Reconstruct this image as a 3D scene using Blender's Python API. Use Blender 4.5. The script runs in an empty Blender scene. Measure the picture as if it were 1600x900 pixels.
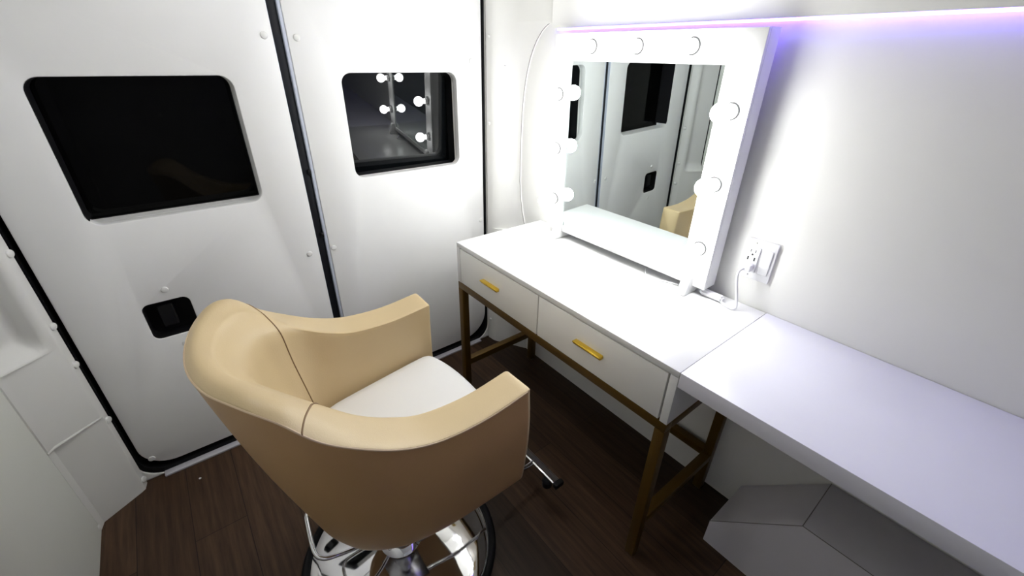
import bpy, bmesh, math, random
from mathutils import Vector, Matrix
PI = math.pi
C = bpy.context.scene.collection
S = bpy.context.scene

# ---------------------------------------------------------------- camera
cam_d = bpy.data.cameras.new('camera'); cam = bpy.data.objects.new('camera', cam_d); C.objects.link(cam)
cam.location = (1.6572, -1.2626, 1.4114)
cam.rotation_euler = (1.0726, -0.0175, 0.9011)
cam_d.sensor_width = 36; cam_d.lens = 666.3 / 1600 * 36
cam_d.clip_start = 0.02
S.camera = cam
# ---------------------------------------------------------------- world, exposure, light levels
w = bpy.data.worlds.new('world'); S.world = w; w.use_nodes = True
w.node_tree.nodes['Background'].inputs[0].default_value = (0.010, 0.011, 0.014, 1)
w.node_tree.nodes['Background'].inputs[1].default_value = 0.3
S.view_settings.view_transform = 'Standard'; S.view_settings.look = 'None'
S.view_settings.exposure = 0.0; S.view_settings.gamma = 1.0; S.view_settings.use_curve_mapping = False
BULB = 65.0
LED = 11.0
FILL = 150.0

# ---------------------------------------------------------------- materials
def nodes_of(name):
    m = bpy.data.materials.new(name); m.use_nodes = True
    return m, m.node_tree, m.node_tree.nodes['Principled BSDF']
def mat(name, col, rough=.5, metal=0., spec=.5, var=.03, scale=6., bump=0., bscale=200., coat=0.):
    m, nt, b = nodes_of(name)
    N, L = nt.nodes, nt.links
    b.inputs['Roughness'].default_value = rough; b.inputs['Metallic'].default_value = metal
    b.inputs['Specular IOR Level'].default_value = spec; b.inputs['Coat Weight'].default_value = coat
    tc = N.new('ShaderNodeTexCoord')
    n = N.new('ShaderNodeTexNoise'); n.inputs['Scale'].default_value = scale; n.inputs['Detail'].default_value = 3
    L.new(tc.outputs['Object'], n.inputs['Vector'])
    r = N.new('ShaderNodeValToRGB')
    r.color_ramp.elements[0].color = (*[c * (1 - var) for c in col], 1); r.color_ramp.elements[1].color = (*[min(1, c * (1 + var)) for c in col], 1)
    L.new(n.outputs['Fac'], r.inputs['Fac']); L.new(r.outputs['Color'], b.inputs['Base Color'])
    if bump:
        n2 = N.new('ShaderNodeTexNoise'); n2.inputs['Scale'].default_value = bscale; n2.inputs['Detail'].default_value = 2
        L.new(tc.outputs['Object'], n2.inputs['Vector'])
        bp = N.new('ShaderNodeBump'); bp.inputs['Strength'].default_value = bump; bp.inputs['Distance'].default_value = .002
        L.new(n2.outputs['Fac'], bp.inputs['Height']); L.new(bp.outputs['Normal'], b.inputs['Normal'])
    return m
def emis(name, col, strength):
    m, nt, b = nodes_of(name)
    b.inputs['Base Color'].default_value = (.9, .9, .9, 1)
    b.inputs['Emission Color'].default_value = (*col, 1); b.inputs['Emission Strength'].default_value = strength
    return m

M_wall = mat('wall_white', (.80, .795, .77), .55, bump=.04)
M_door = mat('door_panel_white', (.88, .878, .87), .42, bump=.05, bscale=120)
M_trim = mat('pillar_plastic_white', (.78, .775, .75), .4, bump=.04)
M_side = mat('side_panel_white', (.74, .75, .70), .5, bump=.04)
M_cap = mat('screw_cap_white', (.80, .80, .78), .35)
M_black = mat('black_rubber', (.006, .006, .007), .55, spec=.2)
M_seal = mat('black_door_seal', (.006, .007, .010), .5, spec=.3)
M_strip = mat('grey_metal_edge', (.56, .60, .70), .4, metal=.0)
M_dglass = mat('black_privacy_glass', (.0015, .0015, .0015), .04, spec=.10)
M_glass = mat('dark_tinted_glass', (.004, .005, .006), .015, spec=.62)
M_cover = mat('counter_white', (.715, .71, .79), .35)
M_desk = mat('desk_white_laminate', (.80, .80, .795), .28)
M_drawer = mat('drawer_white', (.86, .85, .82), .35)
M_gold = mat('brushed_gold_leg', (.115, .06, .006), .42, metal=.5)
M_handle = mat('polished_gold_handle', (.83, .56, .06), .25, metal=.75)
M_lea = mat('tan_leather', (.60, .46, .26), .38, var=.05, scale=9, bump=.12, bscale=350)
M_lea2 = mat('tan_leather_outer', (.53, .325, .15), .36, var=.06, scale=7, bump=.12, bscale=350)
M_seam = mat('brown_seam_thread', (.22, .13, .06), .6)
M_pipe = mat('pale_piping', (.66, .50, .33), .4)
M_seat = mat('white_vinyl', (.80, .79, .77), .38, bump=.08, bscale=300)
M_chrome = mat('chrome', (.85, .85, .86), .05, metal=1., var=.01)
M_steel = mat('steel', (.55, .55, .56), .22, metal=1.)
M_frame = mat('mirror_frame_white', (.82, .82, .82), .35)
M_mirror = mat('mirror_glass', (.86, .93, .92), .003, metal=1., var=.0)
M_box = mat('wheel_cover_white', (.70, .68, .72), .45)
M_plast = mat('white_plastic', (.80, .80, .82), .3)
M_groove = mat('groove_grey', (.22, .21, .20), .6)
M_dark = mat('slot_and_shade_dark', (.02, .02, .02), .6)
M_rear = mat('dark_gap_backing', (.006, .006, .006), .8, spec=.1)
M_cab = mat('cab_white', (.76, .76, .76), .7)
M_bulb = emis('bulb_glow', (.985, 1., .985), BULB)
M_fill = emis('fill_light_glow', (1., .99, .97), FILL)
M_led = emis('violet_led_glow', (.17, .09, 1.), LED)
M_sock = mat('socket_white', (.78, .78, .78), .3)

def floor_mat():
    m, nt, b = nodes_of('dark_wood_planks'); N, L = nt.nodes, nt.links
    tc = N.new('ShaderNodeTexCoord')
    mp = N.new('ShaderNodeMapping'); mp.inputs['Location'].default_value = (.31, .04, 0)
    L.new(tc.outputs['Object'], mp.inputs['Vector'])
    br = N.new('ShaderNodeTexBrick'); br.offset = .37; br.offset_frequency = 2
    br.inputs['Scale'].default_value = 1; br.inputs['Brick Width'].default_value = 1.1; br.inputs['Row Height'].default_value = .15
    br.inputs['Mortar Size'].default_value = .0012; br.inputs['Mortar Smooth'].default_value = .1; br.inputs['Bias'].default_value = 0
    br.inputs['Color1'].default_value = (.030, .0165, .009, 1); br.inputs['Color2'].default_value = (.078, .045, .027, 1)
    br.inputs['Mortar'].default_value = (.02, .012, .008, 1)
    L.new(mp.outputs['Vector'], br.inputs['Vector'])
    m2 = N.new('ShaderNodeMapping'); m2.inputs['Scale'].default_value = (1.6, 26, 1); L.new(tc.outputs['Object'], m2.inputs['Vector'])
    n = N.new('ShaderNodeTexNoise'); n.inputs['Scale'].default_value = 2.2; n.inputs['Detail'].default_value = 8; n.inputs['Roughness'].default_value = .65
    L.new(m2.outputs['Vector'], n.inputs['Vector'])
    r = N.new('ShaderNodeValToRGB'); r.color_ramp.elements[0].position = .3; r.color_ramp.elements[0].color = (.55, .52, .5, 1)
    r.color_ramp.elements[1].position = .72; r.color_ramp.elements[1].color = (1.45, 1.42, 1.4, 1)
    L.new(n.outputs['Fac'], r.inputs['Fac'])
    mx = N.new('ShaderNodeMix'); mx.data_type = 'RGBA'; mx.blend_type = 'MULTIPLY'; mx.inputs[0].default_value = 1
    L.new(br.outputs['Color'], mx.inputs[6]); L.new(r.outputs['Color'], mx.inputs[7]); L.new(mx.outputs[2], b.inputs['Base Color'])
    b.inputs['Roughness'].default_value = .42; b.inputs['Specular IOR Level'].default_value = .22
    bp = N.new('ShaderNodeBump'); bp.inputs['Strength'].default_value = .15; bp.inputs['Distance'].default_value = .001
    L.new(n.outputs['Fac'], bp.inputs['Height']); L.new(bp.outputs['Normal'], b.inputs['Normal'])
    return m
M_floor = floor_mat()

# ---------------------------------------------------------------- helpers
def link_mesh(name, me, m, parent=None, smooth=35):
    o = bpy.data.objects.new(name, me); C.objects.link(o)
    if m: me.materials.clear(); me.materials.append(m)
    if smooth:
        me.polygons.foreach_set('use_smooth', [True] * len(me.polygons)); me.set_sharp_from_angle(angle=math.radians(smooth))
    if parent is not None:
        o.parent = parent; o.matrix_parent_inverse = parent.matrix_world.inverted() if False else Matrix.Translation(-Vector(parent.location))
    return o
def obj(name, bm, m, parent=None, smooth=35):
    me = bpy.data.meshes.new(name); bmesh.ops.recalc_face_normals(bm, faces=bm.faces); bm.to_mesh(me); bm.free()
    return link_mesh(name, me, m, parent, smooth)
def tag(o, label=None, cat=None, group=None, kind=None):
    if label: o['label'] = label
    if cat: o['category'] = cat
    if group: o['group'] = group
    if kind: o['kind'] = kind
    return o
def thing(name, label, cat, loc=(0, 0, 0), group=None, kind=None):
    o = bpy.data.objects.new(name, None); C.objects.link(o); o.location = loc; o.empty_display_size = .05
    return tag(o, label, cat, group, kind)
def struct(name, bm, m, label, cat='wall', smooth=35):
    o = obj(name, bm, m, None, smooth); return tag(o, label, cat, None, 'structure')
def box(bm, a, b, bev=0., seg=2):
    r = bmesh.ops.create_cube(bm, size=1); vs = r['verts']
    for v in vs: v.co = Vector([(a[i] + b[i]) / 2 + v.co[i] * (b[i] - a[i]) for i in range(3)])
    if bev:
        es = list({e for v in vs for e in v.link_edges})
        bmesh.ops.bevel(bm, geom=es, offset=bev, segments=seg, affect='EDGES', profile=.5)
def nb(): return bmesh.new()
def boxbm(a, b, bev=0., seg=2):
    bm = nb(); box(bm, a, b, bev, seg); return bm
def tube(bm, pts, r, n=12, closed=False, cap=True):
    pts = [Vector(p) for p in pts]; N = len(pts); rings = []; up = None
    for i, p in enumerate(pts):
        a = pts[(i - 1) % N] if (closed or i > 0) else p; b = pts[(i + 1) % N] if (closed or i < N - 1) else p
        t = (b - a).normalized()
        if up is None: up = t.orthogonal().normalized()
        else: up = (up - t * up.dot(t)).normalized()
        s = t.cross(up); rr = r[i] if isinstance(r, (list, tuple)) else r
        rings.append([bm.verts.new(p + (up * math.cos(2 * PI * k / n) + s * math.sin(2 * PI * k / n)) * rr) for k in range(n)])
    for i in range(N if closed else N - 1):
        A, B = rings[i], rings[(i + 1) % N]
        for k in range(n): bm.faces.new((A[k], A[(k + 1) % n], B[(k + 1) % n], B[k]))
    if cap and not closed: bm.faces.new(rings[0][::-1]); bm.faces.new(rings[-1])
def smooth_path(pts, k=8, closed=False):
    P = [Vector(p) for p in pts]; n = len(P); out = []
    for i in range(n if closed else n - 1):
        g = (lambda j: P[j % n]) if closed else (lambda j: P[max(0, min(n - 1, j))])
        a, b, c, d = g(i - 1), g(i), g(i + 1), g(i + 2)
        for j in range(k):
            t = j / k
            out.append(.5 * ((2 * b) + (c - a) * t + (2 * a - 5 * b + 4 * c - d) * t * t + (3 * b - a - 3 * c + d) * t ** 3))
    if not closed: out.append(P[-1])
    return out
def lathe(bm, prof, n=48, M=None, closed=False):
    M = M or Matrix.Identity(4); rings = []
    for r, z in prof:
        if r < 1e-6: rings.append([bm.verts.new(M @ Vector((0, 0, z)))])
        else: rings.append([bm.verts.new(M @ Vector((r * math.cos(2 * PI * k / n), r * math.sin(2 * PI * k / n), z))) for k in range(n)])
    for A, B in zip(rings, rings[1:]):
        for k in range(n):
            k2 = (k + 1) % n
            if len(A) == 1 and len(B) == 1: continue
            if len(A) == 1: bm.faces.new((A[0], B[k], B[k2]))
            elif len(B) == 1: bm.faces.new((A[k], B[0], A[k2]))
            else: bm.faces.new((A[k], A[k2], B[k2], B[k]))
def rrect(u0, v0, u1, v1, r, n=8):
    if not isinstance(r, (list, tuple)): r = [r] * 4        # corners: (u0,v0),(u1,v0),(u1,v1),(u0,v1)
    out = []
    for (cu, cv, a0, rr) in ((u0, v0, PI, r[0]), (u1, v0, 1.5 * PI, r[1]), (u1, v1, 0, r[2]), (u0, v1, .5 * PI, r[3])):
        if rr <= 0: out.append((cu, cv)); continue
        cx = cu + rr if cu == u0 else cu - rr; cy = cv + rr if cv == v0 else cv - rr
        for k in range(n + 1):
            a = a0 + .5 * PI * k / n; out.append((cx + rr * math.cos(a), cy + rr * math.sin(a)))
    return out
def plate_mesh(name, loops, depth, bev=0.):
    """2D outline (first loop) with holes, extruded symmetrically by depth/2 about z=0 of its own plane"""
    cu = bpy.data.curves.new(name, 'CURVE'); cu.dimensions = '2D'; cu.fill_mode = 'BOTH'
    cu.extrude = depth / 2
    for lp in loops:
        s = cu.splines.new('POLY'); s.points.add(len(lp) - 1); s.use_cyclic_u = True
        for p, q in zip(s.points, lp): p.co = (q[0], q[1], 0, 1)
    t = bpy.data.objects.new('tmp', cu); C.objects.link(t)
    bpy.context.view_layer.update()
    me = bpy.data.meshes.new_from_object(t.evaluated_get(bpy.context.evaluated_depsgraph_get()))
    bpy.data.objects.remove(t); bpy.data.curves.remove(cu); me.name = name
    bm = bmesh.new(); bm.from_mesh(me); bmesh.ops.remove_doubles(bm, verts=bm.verts, dist=1e-6)
    if bev:
        es = [e for e in bm.edges if len(e.link_faces) == 2 and e.calc_face_angle() > 1.2 and abs(e.verts[0].co.z - e.verts[1].co.z) < 1e-6]
        bmesh.ops.bevel(bm, geom=es, offset=bev, segments=2, affect='EDGES', profile=.5)
    bmesh.ops.recalc_face_normals(bm, faces=bm.faces); bm.to_mesh(me); bm.free()
    return me
def yz_plate(name, loops, x0, x1, m, parent=None, bev=0., smooth=35):     # outline in (y,z), thickness along x
    me = plate_mesh(name, loops, x1 - x0, bev)
    me.transform(Matrix(((0, 0, 1, (x0 + x1) / 2), (1, 0, 0, 0), (0, 1, 0, 0), (0, 0, 0, 1))))
    return link_mesh(name, me, m, parent, smooth)
def xz_plate(name, loops, y0, y1, m, parent=None, bev=0., smooth=35):     # outline in (x,z), thickness along y
    me = plate_mesh(name, loops, y1 - y0, bev)
    me.transform(Matrix(((1, 0, 0, 0), (0, 0, -1, (y0 + y1) / 2), (0, 1, 0, 0), (0, 0, 0, 1))))
    return link_mesh(name, me, m, parent, smooth)
def extr_z(plan, z0, z1):                                               # closed plan polygon extruded in z
    bm = nb(); A = [bm.verts.new((x, y, z0)) for x, y in plan]; B = [bm.verts.new((x, y, z1)) for x, y in plan]; n = len(plan)
    for i in range(n): bm.faces.new((A[i], A[(i + 1) % n], B[(i + 1) % n], B[i]))
    bm.faces.new(A[::-1]); bm.faces.new(B); return bm
def cap_bm(p, nrm, r=.009, h=.005):
    bm = nb(); q = Vector(nrm).to_track_quat('Z', 'Y').to_matrix().to_4x4(); q.translation = Vector(p)
    lathe(bm, [(r * 1.0, -.001), (r, h * .25), (r * .85, h * .7), (r * .5, h * .95), (0, h)], 16, q); return bm

XF = 3.1; CEIL = 1.92; YL = -1.78
# ---------------------------------------------------------------- shell of the van
struct('floor', boxbm((-.16, YL - .06, -.05), (XF, .06, 0)), M_floor, 'dark brown wood plank floor', 'floor')
struct('ceiling', boxbm((-.2, YL - .06, CEIL), (XF, .06, CEIL + .05)), M_wall, 'white ceiling', 'ceiling')
struct('wall_right', boxbm((.02, 0, 0), (XF, .05, CEIL)), M_wall, 'smooth white wall behind the desk', 'wall')
struct('wall_front', boxbm((XF, YL - .06, 0), (XF + .05, .06, CEIL)), M_cab, 'grey partition toward the cab', 'wall')
struct('wall_rear', boxbm((-.20, YL - .06, -.05), (-.16, .06, CEIL)), M_rear, 'dark gap behind the rear doors', 'wall')
struct('wall_left', boxbm((.13, YL - .05, 0), (XF, YL, CEIL)), M_side, 'plain off-white left side panel', 'wall')
# frame round the rear door opening
OY0, OY1 = -1.664, -.098
o = yz_plate('trim_1', [[(YL - .05, -.0), (.04, -.0), (.04, CEIL), (YL - .05, CEIL)][::1],
                        rrect(OY0, -.003 + .004, OY1, 1.74, [.085, .085, .12, .12], 10)], -.02, .007, M_trim, bev=.003)
tag(o, 'white body trim around the rear door opening', 'trim', kind='structure')
yz_plate('door_seal', [rrect(OY0 + .0008, .0015, OY1 - .0008, 1.7392, [.085, .085, .12, .12], 10), rrect(OY0 + .011, .022, OY1 - .009, 1.73, [.08, .08, .11, .11], 10)], -.05, .001, M_black, o)
struct('trim_2', boxbm((.002, -1.60, 0), (.030, -.16, .009), .002), M_strip, 'pale metal sill strip at the foot of the rear doors', 'trim')
bpy.data.objects['trim_2'].data.materials[0] = mat('sill_aluminium', (.66, .64, .70), .4, metal=.15)
# right rear pillar: lower part boxy, upper trim with an arched cut over the wall panel
lower = [(.015, -.10), (.058, -.096), (.078, -.088), (.090, -.078), (.22, -.006), (.25, .02), (.015, .02)]
pr = thing('trim_3', 'white moulded plastic pillar trim between right door and desk wall', 'trim', kind='structure')
obj('lower_cover', extr_z(lower, 0, .668), M_trim, pr)
# upper trim: sweep plan profile up in z, its right boundary follows an arch
bm = nb(); rows = []
zs = [.665, .70, .75, .82, .9, 1.0, 1.1, 1.2, 1.28, 1.345, 1.40, 1.445, 1.48, 1.503, 1.518, 1.526, 1.53, 1.535, 1.6, 1.75, CEIL]
def arch(z):
    if z < .9: return .150 + .05 * ((.9 - z) / .22) ** 2
    if z < 1.0: return .145
    if z < 1.526: t = (z - 1.0) / .526; return .145 + (.33 - .145) * (1 - math.sqrt(max(0, 1 - t ** 3.2)))
    return .345
for z in zs:
    xe = arch(z)
    bulge = 0
    pts = [(.015, -.10), (.045, -.099), (.062, -.092), (.078, -.072), (.100, -.046)]
    x0 = .100
    for k in range(1, 7):
        t = k / 6; x = x0 + (xe - .004 - x0) * t; y = -.046 + (.046 - .010) * (1 - (1 - t) ** 2); pts.append((x, y))
    pts += [(xe, -.0075), (xe, .002)]
    rows.append([bm.verts.new((x, y, z)) for x, y in pts])
for A, B in zip(rows, rows[1:]):
    for i in range(len(A) - 1): bm.faces.new((A[i], A[i + 1], B[i + 1], B[i]))
obj('upper_cover', bm, M_trim, pr, 50)
bm = nb(); tube(bm, [(arch(z), -.0085, z) for z in [.70 + .0295 * k for k in range(28)] + [1.50, 1.505, 1.51, 1.515, 1.519, 1.522, 1.524, 1.5255]], .0013, 6); obj('groove', bm, M_groove, pr)
obj('seam', boxbm((.085, -.0605, 1.375), (.100, -.046, 1.377)), M_box, pr)
for p in ((.034, -.0995, 1.48), (.034, -.0995, 1.15), (.036, -.0995, .32), (.034, -.0995, .13)):
    obj('screw_cap', cap_bm(p, (0, -1, 0), .008), M_cap, pr)

# left rear pillar
pl = thing('trim_4', 'white moulded pillar trim at the left of the rear doors', 'trim', kind='structure')
def lpil(off): return [(.015, -1.655), (.045, -1.660), (.055, -1.664 - off), (.125 - off, -1.765 - off), (.145, YL + .004 - off * .4), (.145, YL - .02), (.015, YL - .02)]
obj('lower_cover', extr_z(lpil(.008), 0, .36), M_trim, pl)
obj('middle_cover', extr_z(lpil(.0), .36, .64), M_trim, pl)
# upper part with a rounded pocket
bm = nb(); rows = []
def pocket(s, z):     # s 0..1 across, depth of pocket
    a = min(1, max(0, (z - .64) / .05)); a = a * a * (3 - 2 * a); b = min(1, max(0, (s - .12) / .18)); b = b * b * (3 - 2 * b); return .045 * a * b
for k in range(40):
    z = .64 + (CEIL - .64) * (k / 39) ** 1.7; row = [bm.verts.new((.015, -1.655, z)), bm.verts.new((.045, -1.660, z))]
    for i in range(13):
        s = i / 12; x = .055 + (.145 - .055) * s; y = -1.664 + (YL + .002 + 1.664) * s; d = pocket(s, z)
        row.append(bm.verts.new((x - d * .8, y - d * .6, z)))
    rows.append(row)
for A, B in zip(rows, rows[1:]):
    for i in range(len(A) - 1): bm.faces.new((A[i], A[i + 1], B[i + 1], B[i]))
obj('upper_cover', bm, M_trim, pl, 60)
bm = nb(); tube(bm, [(.052, -1.6655, .362), (.126, -1.7665, .362), (.145, YL, .362)], .005, 8); obj('ridge', bm, M_trim, pl)
for p in ((.030, -1.6565, .93), (.030, -1.6565, .70), (.030, -1.6565, .56), (.030, -1.6565, .33), (.032, -1.6565, .035)):
    obj('screw_cap', cap_bm(p, (.5, 1, 0), .012, .007), M_cap, pl)
obj('screw_cap', cap_bm((.15, YL - .001, .02), (0, 1, 0), .009), M_cap, pl)

# upper headliner edge over the LED strip
bm = nb(); prof = [(0, 1.512), (-.022, 1.502), (-.024, 1.512), (-.027, 1.60), (-.045, 1.72), (-.09, 1.83), (-.16, CEIL - .01), (-.17, CEIL + .01), (.0, CEIL + .01)]
A = [bm.verts.new((.325, y, z)) for y, z in prof]; B = [bm.verts.new((XF, y, z)) for y, z in prof]
for i in range(len(prof)): j = (i + 1) % len(prof); bm.faces.new((A[i], A[j], B[j], B[i]))
bm.faces.new(A); bm.faces.new(B[::-1])
struct('trim_5', bm, M_wall, 'white upper wall panel above the violet light strip', 'trim')
led = obj('led_strip', boxbm((.345, -.017, 1.496), (XF - .05, -.006, 1.502)), M_led)
tag(led, 'thin glowing violet light strip running along the wall under the upper panel', 'light strip')

# ---------------------------------------------------------------- rear doors
def door(name, label, y0, y1, win, glassm, rad, capsl, handle=None, rdepth=.04, lean=None):
    d = thing(name, label, 'door', (0, (y0 + y1) / 2, .04), kind='structure')
    outer = rrect(y0, .040, y1, 1.72, rad, 10)
    wy0, wz0, wy1, wz1, wr = win
    loops = [outer, rrect(wy0, wz0, wy1, wz1, wr, 8)]
    if handle: loops.append(rrect(*handle, .022, 6))
    yz_plate('door_panel', loops, -.034, 0, M_door, d, bev=.004)
    e = .010; dw = rdepth
    wf = yz_plate('window_frame', [rrect(wy0 - .03, wz0 - .03, wy1 + .03, wz1 + .03, wr + .03, 8), rrect(wy0, wz0, wy1, wz1, [.004, .004, wr, wr], 8)], -dw, -.0345, M_door, d)
    yz_plate('rubber_gasket', [rrect(wy0 - .03, wz0 - .03, wy1 + .03, wz1 + .03, wr, 8), rrect(wy0 + .001, wz0 + .001, wy1 - .001, wz1 - .001, [.006, .006, wr, wr], 8)], -.090, -dw - .0005, M_black, wf)
    yz_plate('window_pane', [rrect(wy0 - .025, wz0 - .025, wy1 + .025, wz1 + .025, wr, 8)], -.098, -.0905, glassm, None if lean else d)
    if lean:      # this pane leans a little, as the van body tapers upward
        p = bpy.data.objects['window_pane.001']; cc = Vector((-.108, (wy0 + wy1) / 2, (wz0 + wz1) / 2))
        q = Vector((1, 0, 0)).rotation_difference(Vector((1, *lean)).normalized()).to_matrix().to_4x4()
        p.data.transform(Matrix.Translation(cc) @ q @ Matrix.Translation(-Vector((-.0942, cc.y, cc.z)))); p.parent = d; p.matrix_parent_inverse = Matrix.Translation(-Vector(d.location))
    if handle:
        hy0, hz0, hy1, hz1 = handle
        h = yz_plate('door_handle', [rrect(hy0 - .006, hz0 - .006, hy1 + .006, hz1 + .006, .024, 6)], -.058, -.050, M_black, d)
        yz_plate('recess_rim', [rrect(hy0 - .004, hz0 - .004, hy1 + .004, hz1 + .004, .024, 6), rrect(hy0 + .004, hz0 + .004, hy1 - .004, hz1 - .004, .018, 6)], -.050, -.005, M_black, h)
        obj('lever', boxbm((-.038, hy0 + .035, hz0 + .03), (-.018, hy1 - .05, hz1 - .02), .006, 3), M_black, h)
    for (y, z) in capsl: obj('screw_cap', cap_bm((0, y, z), (1, 0, 0), .0105, .005), M_cap, d)
    return d
d1 = door('door_1', 'left rear van door, white with a black window and recessed black latch', -1.641, -.893,
          (-1.489, .958, -1.034, 1.345, .036), M_dglass, [.10, .01, .02, .08],
          [(-.918, 1.454), (-1.385, .72), (-1.389, .508), (-1.615, .085), (-.930, .729)], handle=(-1.462, .548, -1.332, .680), rdepth=.078)
obj('edge_strip', boxbm((-.0335, -.8968, .06), (-.002, -.8928, 1.71), .001), M_strip, d1)
lo = [p for p in rrect(-1.489, .958, -1.034, 1.345, .036, 8) if p[0] < -1.4529 and p[1] > .970]
lo = sorted(lo, key=lambda p: math.atan2(p[1] - 1.15, -(p[0] + 1.40)))
ctr = (-1.40, 1.1515); li = [(p[0] + (ctr[0] - p[0]) * .02, p[1] + (ctr[1] - p[1]) * .008) for p in lo]
yz_plate('rubber_edge', [lo + li[::-1]], -.0775, -.003, M_black, d1)
d2 = door('door_2', 'right rear van door, white with a tinted window', -.852, -.112,
          (-.704, .986, -.238, 1.349, .034), M_glass, [.01, .13, .08, .02],
          [(-.825, 1.451), (-.838, .731), (-.130, .70), (-.134, .26), (-.165, 1.39)], lean=(-.05, -.07))
obj('edge_strip', boxbm((-.032, -.8622, .05), (-.004, -.8522, 1.71), .002), M_strip, d2)
obj('center_seal', boxbm((-.040, -.8925, .03), (-.014, -.8627, 1.73), .005), M_seal, d2)
for z in (.78, 1.02): obj('hinge_bolt', boxbm((-.0135, -.874, z), (-.002, -.8632, z + .02), .003), M_black, d2)

# ---------------------------------------------------------------- wheel cover under the counter
bm = nb(); P = [(1.40, 0), (1.40, .10), (1.605, .328), (XF - .05, .328), (XF - .05, 0)]
A = [bm.verts.new((x, -.002, z)) for x, z in P]; B = [bm.verts.new((x, -.212, z)) for x, z in P]
for i in range(5): j = (i + 1) % 5; bm.faces.new((A[i], A[j], B[j], B[i]))
bm.faces.new(A); bm.faces.new(B[::-1])
bmesh.ops.bevel(bm, geom=[e for e in bm.edges], offset=.0015, segments=1, affect='EDGES')
wc = struct('trim_6', bm, M_box, 'faceted white wheel arch cover on the floor below the counter', 'trim')

bm = nb()
for a, b in (((1.605, -.004, .3285), (1.605, -.2125, .3285)), ((1.605, -.2125, .3285), (1.40, -.2125, .10)), ((1.605, -.2125, .3285), (XF - .06, -.2125, .3285))): tube(bm, [a, b], .0011, 6)
obj('panel_seam', bm, M_groove, wc)
# ---------------------------------------------------------------- desk
X1, X2, D, H, HB = .2946, 1.2915, .4506, .76, .1728
desk = thing('vanity_desk', 'white two-drawer vanity desk on a gold metal frame under the lit mirror', 'desk', (.793, -.225, 0))
zb = H - HB
obj('desk_top', boxbm((X1, -D, H - .018), (X2, -.004, H), .0012), M_desk, desk)
for xa in (X1, X2 - .022): obj('side_panel', boxbm((xa, -D, zb), (xa + .022, -.006, H - .0185), .001), M_desk, desk)
obj('back_panel', boxbm((X1 + .0225, -.022, zb), (X2 - .0225, -.006, H - .0185)), M_desk, desk)
obj('bottom_panel', boxbm((X1 + .0225, -D + .022, zb), (X2 - .0225, -.0225, zb + .012)), M_desk, desk)
xm = .788
for i, (xa, xb) in enumerate(((X1 + .0245, xm - .002), (xm + .002, X2 - .0245))):
    dr = obj('drawer', boxbm((xa, -D, zb + .002), (xb - (.003 if i else 0), -D + .018, H - .0215), .0008), M_drawer, desk)
    hx0, hx1 = ((.478, .578), (.962, 1.068))[i]; hz = .667
    bm = nb(); box(bm, (hx0, -D - .013, hz - .0065), (hx1, -D + .0005, hz + .0015), .0015); box(bm, (hx0, -D - .018, hz + .0005), (hx1, -D + .0005, hz + .0055), .0015)
    obj('drawer_handle', bm, M_handle, dr)
T = .030
yb = -.050
for xa in (X1, X2 - T):
    for (ya, za) in ((-D, 0), (yb, 0)):
        obj('leg', boxbm((xa, ya, .004), (xa + T, ya + T, zb - T - .0005), .0012), M_gold, desk)
        obj('foot_pad', boxbm((xa + .004, ya + .004, 0), (xa + T - .004, ya + T - .004, .0045)), M_plast, desk)
    obj('side_rail', boxbm((xa, -D + T, zb - T), (xa + T, yb, zb - .0005), .0012), M_gold, desk)
    obj('stretcher', boxbm((xa, -D + T + .0005, .155), (xa + T, yb - .0005, .185), .0012), M_gold, desk)
obj('front_rail', boxbm((X1, -D, zb - T), (X2, -D + T, zb - .0005), .0012), M_gold, desk)
obj('back_rail', boxbm((X1, yb, zb - T), (X2, yb + T, zb - .0005), .0012), M_gold, desk)
obj('back_stretcher', boxbm((X1 + T + .0005, yb, .16), (X2 - T - .0005, yb + T, .19), .0012), M_gold, desk)

# ---------------------------------------------------------------- long counter
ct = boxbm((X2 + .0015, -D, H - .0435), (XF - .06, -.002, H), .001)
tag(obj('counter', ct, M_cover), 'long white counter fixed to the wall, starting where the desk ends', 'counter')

# ---------------------------------------------------------------- vanity mirror
MY, TILT = -.080, -.026
fx0, fx1, fw0, fw1 = .425, 1.130, .029, .721
gx0, gx1, gw0, gw1 = .504, 1.045, .052, .641
MT = Matrix.Translation((0, MY, H)) @ Matrix.Rotation(-TILT, 4, 'X')       # local: x right, z up, -y toward the room
vm = thing('vanity_mirror', 'white framed square mirror ringed with glowing globe bulbs standing on the desk', 'mirror', (.777, MY, H))
def mobj(name, me, m, parent=vm, smooth=35):
    me.transform(MT); return link_mesh(name, me, m, parent, smooth)
def bm2me(name, bm):
    me = bpy.data.meshes.new(name); bmesh.ops.recalc_face_normals(bm, faces=bm.faces); bm.to_mesh(me); bm.free(); return me
def lplate(name, loops, y0, y1, bev=0):
    me = plate_mesh(name, loops, y1 - y0, bev)
    me.transform(Matrix(((1, 0, 0, 0), (0, 0, -1, (y0 + y1) / 2), (0, 1, 0, 0), (0, 0, 0, 1)))); return me
rc = lambda a, b, c, d: [(a, b), (c, b), (c, d), (a, d)]
mobj('frame', lplate('frame', [rc(fx0, fw0, fx1, fw1), rc(gx0, gw0, gx1, gw1)], 0, .012, .0012), M_frame)
bm = nb()
for a, b in (((fx0, .0125, fw0), (fx0 + .012, .062, fw1)), ((fx1 - .012, .0125, fw0), (fx1, .062, fw1)),
             ((fx0 + .0122, .0125, fw0), (fx1 - .0122, .062, fw0 + .012)), ((fx0 + .0122, .0125, fw1 - .012), (fx1 - .0122, .062, fw1))): box(bm, a, b)
box(bm, (fx0 + .0122, .056, fw0 + .0122), (fx1 - .0122, .061, fw1 - .0122))
mobj('frame_casing', bm2me('casing', bm), M_frame)
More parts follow.
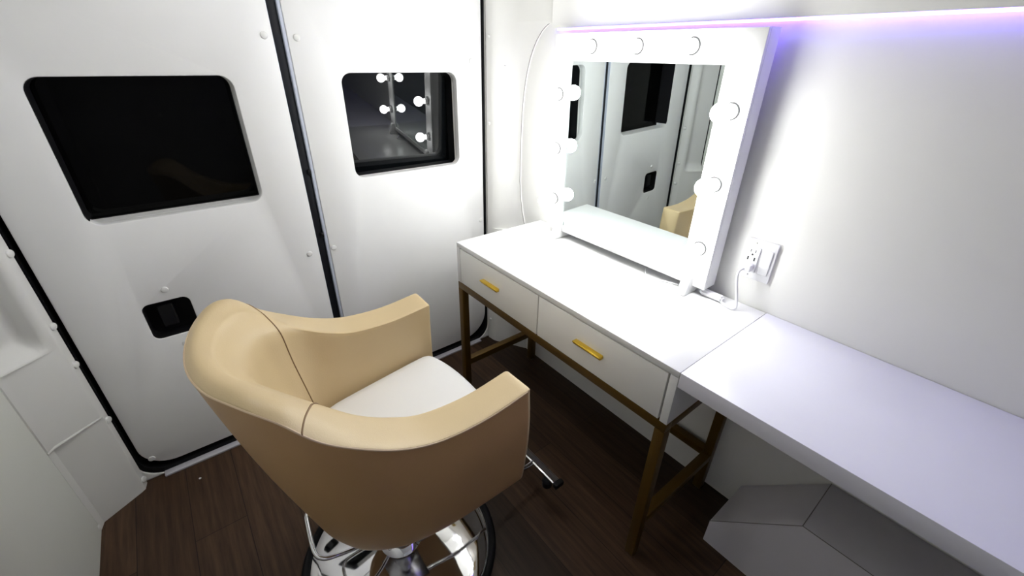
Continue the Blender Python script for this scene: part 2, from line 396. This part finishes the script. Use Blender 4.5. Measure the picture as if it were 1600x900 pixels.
bm = nb(); box(bm, (gx0 - .01, .0065, gw0 - .01), (gx1 + .01, .0105, gw1 + .01))
bm.free(); bm = nb(); box(bm, (gx0 + .0003, .005, gw0 + .0003), (gx1 - .0003, .011, gw1 - .0003))
mobj('mirror_glass', bm2me('glass', bm), M_mirror, smooth=0)
BULBS = [(.600, .683), (.775, .683), (.950, .683)] + [(.462, q) for q in (.536, .350, .157)] + [(1.090, q) for q in (.538, .350, .158)]
RX = Matrix.Rotation(PI / 2, 4, 'X')                   # lathe axis z -> -y
sockme = bulbme = None
for (bx, bw) in BULBS:
    Mx = Matrix.Translation((bx, 0, bw)) @ RX
    bm = nb(); lathe(bm, [(.0, -.001), (.024, -.001), (.024, .003), (.0225, .0045), (.0185, .0075), (.0185, .011), (.0165, .012), (.016, .020), (.0145, .022), (0, .022)], 28, Mx)
    s = mobj('socket', bm2me('socket', bm), M_sock)
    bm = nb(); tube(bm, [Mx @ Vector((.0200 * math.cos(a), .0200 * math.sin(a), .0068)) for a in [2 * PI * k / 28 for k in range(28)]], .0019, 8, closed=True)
    me = bm2me('shade_ring', bm); me.transform(MT); cl = link_mesh('socket_shade_ring', me, M_dark, None, 60); cl.parent = s; cl.matrix_parent_inverse = Matrix.Identity(4)  # dark ring stands in for the shaded crescent round each socket
    bm = nb(); R = .0255; cz = .022 + .034
    prof = [(.0115, .0221), (.0125, .026)] + [(R * math.sin(a), cz - R * math.cos(a)) for a in [PI * (.17 + .83 * k / 14) for k in range(15)]]
    prof[-1] = (0, cz + R); lathe(bm, prof, 28, Mx)
    me = bm2me('light_bulb', bm); me.transform(MT); bl = link_mesh('light_bulb', me, M_bulb, None, 60)
    bl.parent = s; bl.matrix_parent_inverse = Matrix.Identity(4); bl.location = (0, 0, 0)
for fx in (.478, 1.062):
    bm = nb(); P = [(-.115, H + .0005), (-.112, H + .010), (-.0985, H + .066), (-.0875, H + .072), (-.0822, H + .066), (-.0812, H + .0285), (-.018, H + .0275), (-.012, H + .0005)]
    A = [bm.verts.new((fx, y, z)) for y, z in P]; B = [bm.verts.new((fx + .028, y, z)) for y, z in P]; n = len(P)
    for i in range(n): bm.faces.new((A[i], A[(i + 1) % n], B[(i + 1) % n], B[i]))
    bm.faces.new(A); bm.faces.new(B[::-1])
    bmesh.ops.bevel(bm, geom=list(bm.edges), offset=.002, segments=2, affect='EDGES')
    obj('foot', bm, M_frame, vm)

# ---------------------------------------------------------------- outlet, switch, cord
ol = thing('wall_outlet', 'white wall power outlet with slots and a plug beside the mirror', 'outlet', (1.232, 0, .905))
obj('cover_plate', boxbm((1.187, -.008, .846), (1.270, -.0004, .966), .003), M_plast, ol)
oi = obj('outlet_insert', boxbm((1.193, -.0125, .868), (1.228, -.0078, .944), .002), M_plast, ol)
for (x, z, w_, h_) in ((1.2035, .932, .002, .008), (1.2165, .932, .002, .008), (1.210, .921, .005, .005), (1.2005, .908, .004, .011), (1.2185, .908, .004, .011)):
    obj('slot', boxbm((x - w_ / 2, -.0131, z - h_ / 2), (x + w_ / 2, -.0124, z + h_ / 2)), M_dark, oi)
obj('switch_paddle', boxbm((1.234, -.0115, .868), (1.262, -.0078, .944), .003), M_plast, ol)
for z in (.857, .955): obj('screw', cap_bm((1.2105, -.008, z), (0, -1, 0), .003, .001), M_steel, ol)
cd = thing('power_cord', 'white power cord with inline switch running from the outlet across the desk to the mirror', 'cord', (1.22, -.03, H))
obj('plug', boxbm((1.198, -.038, .874), (1.224, -.0135, .896), .005), M_plast, cd)
bm = nb(); tube(bm, smooth_path([(1.207, -.036, .884), (1.200, -.046, .872), (1.203, -.050, .845), (1.216, -.052, .80), (1.226, -.060, .772), (1.224, -.068, .7645), (1.210, -.070, .7635), (1.190, -.063, .7635), (1.176, -.053, .7640)], 8), .0038, 10)
obj('cable', bm, M_plast, cd)
bm = nb(); tube(bm, smooth_path([(1.096, -.046, .7635), (1.085, -.046, .7635), (1.06, -.055, .7635), (1.0, -.075, .7635), (.975, -.100, .7635), (.95, -.104, .7635), (.925, -.085, .7635), (.90, -.05, .7635)], 8), .0026, 10); obj('mirror_cable', bm, M_plast, vm)
bm = nb(); bmesh.ops.create_cube(bm, size=1, matrix=Matrix.Translation((1.1455, -.0515, .7705)) @ Matrix.Rotation(.0, 4, 'Z') @ Matrix.Diagonal((.074, .025, .019, 1)))
bmesh.ops.bevel(bm, geom=list(bm.edges), offset=.006, segments=3, affect='EDGES'); obj('inline_switch', bm, M_plast, cd)

# ---------------------------------------------------------------- salon chair
AX = .8125
ch = thing('salon_chair', 'tan leather salon chair with white seat on a round chrome base facing the desk', 'chair', (AX, -1.016, 0))
#        dx_out  y_out  z_out   dx_in  y_in   z_in    bdx   by    bz     idx    iy
ST = [(.285, -.757, .731, .195, -.757, .729, .272, -.757, .405, .200, -.757),
      (.287, -.870, .719, .197, -.870, .717, .270, -.870, .402, .190, -.870),
      (.287, -.980, .727, .195, -.980, .725, .264, -.980, .400, .174, -.970),
      (.285, -1.060, .754, .190, -1.050, .752, .250, -1.060, .400, .166, -1.03),
      (.278, -1.130, .796, .184, -1.110, .790, .228, -1.115, .402, .160, -1.075),
      (.264, -1.195, .846, .174, -1.158, .836, .198, -1.160, .405, .152, -1.112),
      (.238, -1.243, .899, .156, -1.198, .872, .160, -1.190, .408, .132, -1.138),
      (.192, -1.283, .917, .122, -1.236, .892, .112, -1.215, .410, .100, -1.158),
      (.104, -1.325, .913, .066, -1.270, .895, .056, -1.228, .410, .052, -1.174),
      (.0, -1.341, .908, .0, -1.283, .895, .0, -1.232, .410, .0, -1.180)]
full = [(-1, s) for s in ST] + [(1, s) for s in ST[-2::-1]]
def ring(sd, s):
    """control ring: outer bottom -> outer top -> inner top -> inner bottom"""
    o_ = Vector((sd * s[0], s[1], s[2])); i_ = Vector((sd * s[3], s[4], s[5])); b_ = Vector((sd * s[6], s[7], s[8])); n_ = Vector((sd * s[9], s[10], .50))
    out = (o_ - i_).normalized(); out.z = 0; upv = Vector((0, 0, 1))
    back = max(0., min(1., (abs(s[2]) - .80) / .10))
    P = [b_ - out * .03 - Vector((0, 0, .004)), b_ - out * .008, b_ + Vector((0, 0, .012))]
    for t, bl in ((.25, .006), (.5, .010), (.75, .008)): P.append(b_.lerp(o_, t) + out * bl)
    P += [o_ - Vector((0, 0, .012)), o_ - Vector((0, 0, .002)), o_ + upv * .0025 - out * .003]
    rz = .003 + .013 * back
    P += [o_.lerp(i_, .3) + upv * rz, o_.lerp(i_, .7) + upv * rz * .7, i_ + upv * .0015 + out * (.003 + .008 * back), i_.lerp(n_, .02 + .05 * back) - out * .012 * back, i_.lerp(n_, .08 + .08 * back) - out * .018 * back]
    for t in (.3, .6, .85): P.append((i_ - upv * .02).lerp(n_, t) + out * (.004 - .024 * back * (1 - t)))
    P.append(n_)
    return P
rings = [ring(sd, s) for sd, s in full]
K = 5
def cr(a, b, c, d, t): return .5 * ((2 * b) + (c - a) * t + (2 * a - 5 * b + 4 * c - d) * t * t + (3 * b - a - 3 * c + d) * t ** 3)
def densify_seq(L, k):
    out = []; tags = []
    n = len(L)
    for i in range(n - 1):
        for j in range(k):
            t = j / k; out.append([cr(L[max(i - 1, 0)][q], L[i][q], L[i + 1][q], L[min(i + 2, n - 1)][q], t) for q in range(len(L[0]))]); tags.append(i + t)
    out.append(L[-1]); tags.append(n - 1); return out, tags
# round the front ends of the arms a little
dense, utag = densify_seq(rings, K)
grid = []
for rg in dense:
    col = [[p] for p in rg]; dd, vt = densify_seq(col, 3); grid.append([q[0] for q in dd])
NV = len(grid[0])
# end caps: inset and push forward
def endcap(row, f):
    c = sum(row, Vector()) / len(row); return [Vector((c.x + (p.x - c.x) * f[0], p.y + f[1], c.z + (p.z - c.z) * f[2])) for p in row]
def cap_rows(row): return [endcap(row, (.90, .0085, .975)), endcap(row, (.955, .0075, .988)), endcap(row, (.99, .004, .997))]
e0 = cap_rows(grid[0]); e1 = cap_rows(grid[-1])[::-1]
grid = e0 + grid + e1; utag = [-.3, -.2, -.1] + utag + [18.1, 18.2, 18.3]
off = Vector((AX, 0, 0)); vt_out = 7 * 3
def patch(name, ui, vi, m, cap0=False, cap1=False):
    bm = nb(); V = {}
    def v(i, j):
        if (i, j) not in V: V[(i, j)] = bm.verts.new(grid[i][j] + off)
        return V[(i, j)]
    for i in range(ui[0], ui[1]):
        for j in range(vi[0], vi[1]): bm.faces.new((v(i, j), v(i + 1, j), v(i + 1, j + 1), v(i, j + 1)))
    if cap0: bm.faces.new([v(ui[0], j) for j in range(vi[0], vi[1] + 1)])
    if cap1: bm.faces.new([v(ui[1], j) for j in range(vi[0], vi[1] + 1)][::-1])
    return obj(name, bm, m, ch, 50)
i5 = 3 + 5 * K + 2; i13 = 3 + 13 * K - 2; NU = len(grid) - 1
patch('outer_shell', (3, NU - 3), (0, vt_out), M_lea2)
def arm(i0, i1, c0, c1):
    bm = nb(); V = {}
    def v(i, j):
        if (i, j) not in V: V[(i, j)] = bm.verts.new(grid[i][j] + off)
        return V[(i, j)]
    for i in range(i0, i1):
        j0 = 0 if (i < 3 or i >= NU - 3) else vt_out
        for j in range(j0, NV - 1): bm.faces.new((v(i, j), v(i + 1, j), v(i + 1, j + 1), v(i, j + 1)))
    if c0: bm.faces.new([v(i0, j) for j in range(NV)])
    if c1: bm.faces.new([v(i1, j) for j in range(NV)][::-1])
    # close the section under the front of the arm
    return obj('armrest', bm, M_lea, ch, 50)
arm(0, i5, True, False); arm(i13, NU, False, True)
patch('backrest', (i5, i13), (vt_out, NV - 1), M_lea)
# underside of the seat box
bm = nb(); und = [Vector(r_[0]) + off for r_ in rings]; inn = [Vector(r_[-1]) + off for r_ in rings]
A = [bm.verts.new((p.x, p.y, .392 if False else p.z)) for p in und]; bm.faces.new(A)
ua = [bm.verts.new((p.x, p.y, p.z)) for p in und]; ub = [bm.verts.new(p) for p in inn]
for i in range(len(ua) - 1): bm.faces.new((ua[i], ua[i + 1], ub[i + 1], ub[i]))
fa = [bm.verts.new((AX - .24, -.775, .405)), bm.verts.new((AX + .24, -.775, .405)), bm.verts.new((AX + .2, -.762, .47)), bm.verts.new((AX - .2, -.762, .47))]; bm.faces.new(fa)
obj('seat_base', bm, M_lea2, ch, 30)
# piping along the outer top edge, seams of the back panel
bm = nb(); tube(bm, [grid[i][vt_out] + off + Vector((0, 0, .0005)) for i in range(3, NU - 2)], .0022, 8); obj('piping', bm, M_pipe, ch)
for ii in (i5, i13):
    bm = nb(); tube(bm, [grid[ii][j] + off for j in range(vt_out, NV)], .0018, 6); obj('seam', bm, M_seam, ch)
# seat cushion
so = [(0, -1.172), (.055, -1.166), (.105, -1.146), (.145, -1.105), (.160, -1.04), (.172, -.96), (.185, -.87), (.194, -.80), (.192, -.775), (.175, -.760), (.12, -.745), (.06, -.737), (0, -.735)]
half = smooth_path([(a, b, 0) for a, b in so], 3); outl = [(p.x, p.y) for p in half] + [(-p.x, p.y) for p in half[-2:0:-1]]
bm = nb(); cx, cy = 0, -.95; layers = [(.43, 1.0), (.44, 1.01), (.53, 1.01), (.545, .997), (.553, .972), (.558, .93), (.562, .8), (.565, .5), (.566, .2)]
rr = []
for z, f in layers: rr.append([bm.verts.new((AX + cx + (x - cx) * f, cy + (y - cy) * f, z)) for x, y in outl])
for A, B in zip(rr, rr[1:]):
    for k in range(len(A)): bm.faces.new((A[k], A[(k + 1) % len(A)], B[(k + 1) % len(A)], B[k]))
bm.faces.new(rr[0][::-1]); bm.faces.new(rr[-1]); obj('seat_cushion', bm, M_seat, ch, 60)
# mechanism, column and base
cxy = Vector((AX + .003, -1.016, 0)); MC = Matrix.Translation(cxy)
obj('mounting_plate', boxbm((AX - .10, -1.11, .325), (AX + .10, -.93, .349), .004), M_steel, ch)
bm = nb(); lathe(bm, [(0, .33), (.028, .33), (.028, .22), (.040, .218), (.044, .21), (.044, .075), (.060, .066), (.066, .058), (0, .058)], 36, MC); obj('column', bm, M_chrome, ch)
bm = nb(); lathe(bm, [(0, .062), (.07, .060), (.13, .052), (.19, .042), (.24, .033), (.268, .025), (.278, .019), (.279, .010), (0, .008)], 72, MC); obj('base_plate', bm, M_chrome, ch, 50)
bm = nb(); lathe(bm, [(.276, .0005), (.292, .0005), (.300, .006), (.301, .014), (.297, .022), (.289, .026), (.280, .025), (.2765, .018), (.2765, .0005)], 72, MC); obj('rubber_rim', bm, M_black, ch, 60)
bm = nb(); tube(bm, smooth_path([(AX + .0, -1.05, .10), (.828, -1.12, .15), (.832, -1.200, .185), (.822, -1.235, .195), (.79, -1.248, .197), (.70, -1.240, .197), (.665, -1.232, .197), (.652, -1.205, .195), (.70, -1.11, .16), (AX - .03, -1.04, .10)], 8), .0062, 12)
obj('foot_pump', bm, M_chrome, ch)
fr = nb()
box(fr, (AX - .20, -.548, .135), (AX + .20, -.518, .147), .003)
fo = obj('footrest', fr, M_chrome, ch)
for sx in (-1, 1):
    bm = nb(); tube(bm, smooth_path([(AX + sx * .09, -.535, .139), (AX + sx * .09, -.60, .145), (AX + sx * .085, -.70, .22), (AX + sx * .08, -.80, .32), (AX + sx * .08, -.93, .338)], 6), .009, 12); obj('footrest_arm', bm, M_chrome, fo)
    obj('rubber_end', boxbm((AX + sx * .2005 - (.0 if sx > 0 else .018), -.550, .130), (AX + sx * .2005 + (.018 if sx > 0 else 0), -.512, .150), .004), M_black, fo)
    bm = nb(); lathe(bm, [(0, .100), (.012, .100), (.017, .106), (.018, .128), (.012, .1345), (0, .1345)], 20, Matrix.Translation((AX + sx * .170, -.545, 0))); obj('rubber_stop', bm, M_black, fo)

# round fill lights added on the ceiling out of view, to brighten the doors
for i, (x, y, lab) in enumerate(((.55, -1.20, 'added round fill light on the ceiling, nearer the left side panel'), (.55, -.62, 'added round fill light on the ceiling, nearer the desk wall'))):
    dl = thing('ceiling_fill_light', lab, 'fill light', (x, y, CEIL), 'added fill lights'); MM = Matrix.Translation((x, y, 0))
    bm = nb(); lathe(bm, [(.036, CEIL - .004), (.038, CEIL - .008), (.050, CEIL - .007), (.054, CEIL - .001), (.054, CEIL - .0002), (.036, CEIL - .0002), (.036, CEIL - .004)], 40, MM); obj('trim_ring', bm, M_sock, dl, 60)
    bm = nb(); lathe(bm, [(0, CEIL - .006), (.0355, CEIL - .005), (.0355, CEIL - .001), (0, CEIL - .001)], 40, MM); obj('diffuser', bm, M_fill, dl, 60)
# small bits on the floor
for (x, y, sc, lab) in ((.115, -1.50, .004, 'tiny white crumb on the wood floor in front of the left rear door'),):
    bm = nb(); bmesh.ops.create_icosphere(bm, subdivisions=2, radius=sc); rnd = random.Random(3)
    for v in bm.verts: v.co *= rnd.uniform(.75, 1.2); v.co.z *= .6
    for v in bm.verts: v.co += Vector((x, y, sc * .6))
    tag(obj('crumb', bm, M_plast), lab, 'crumb')
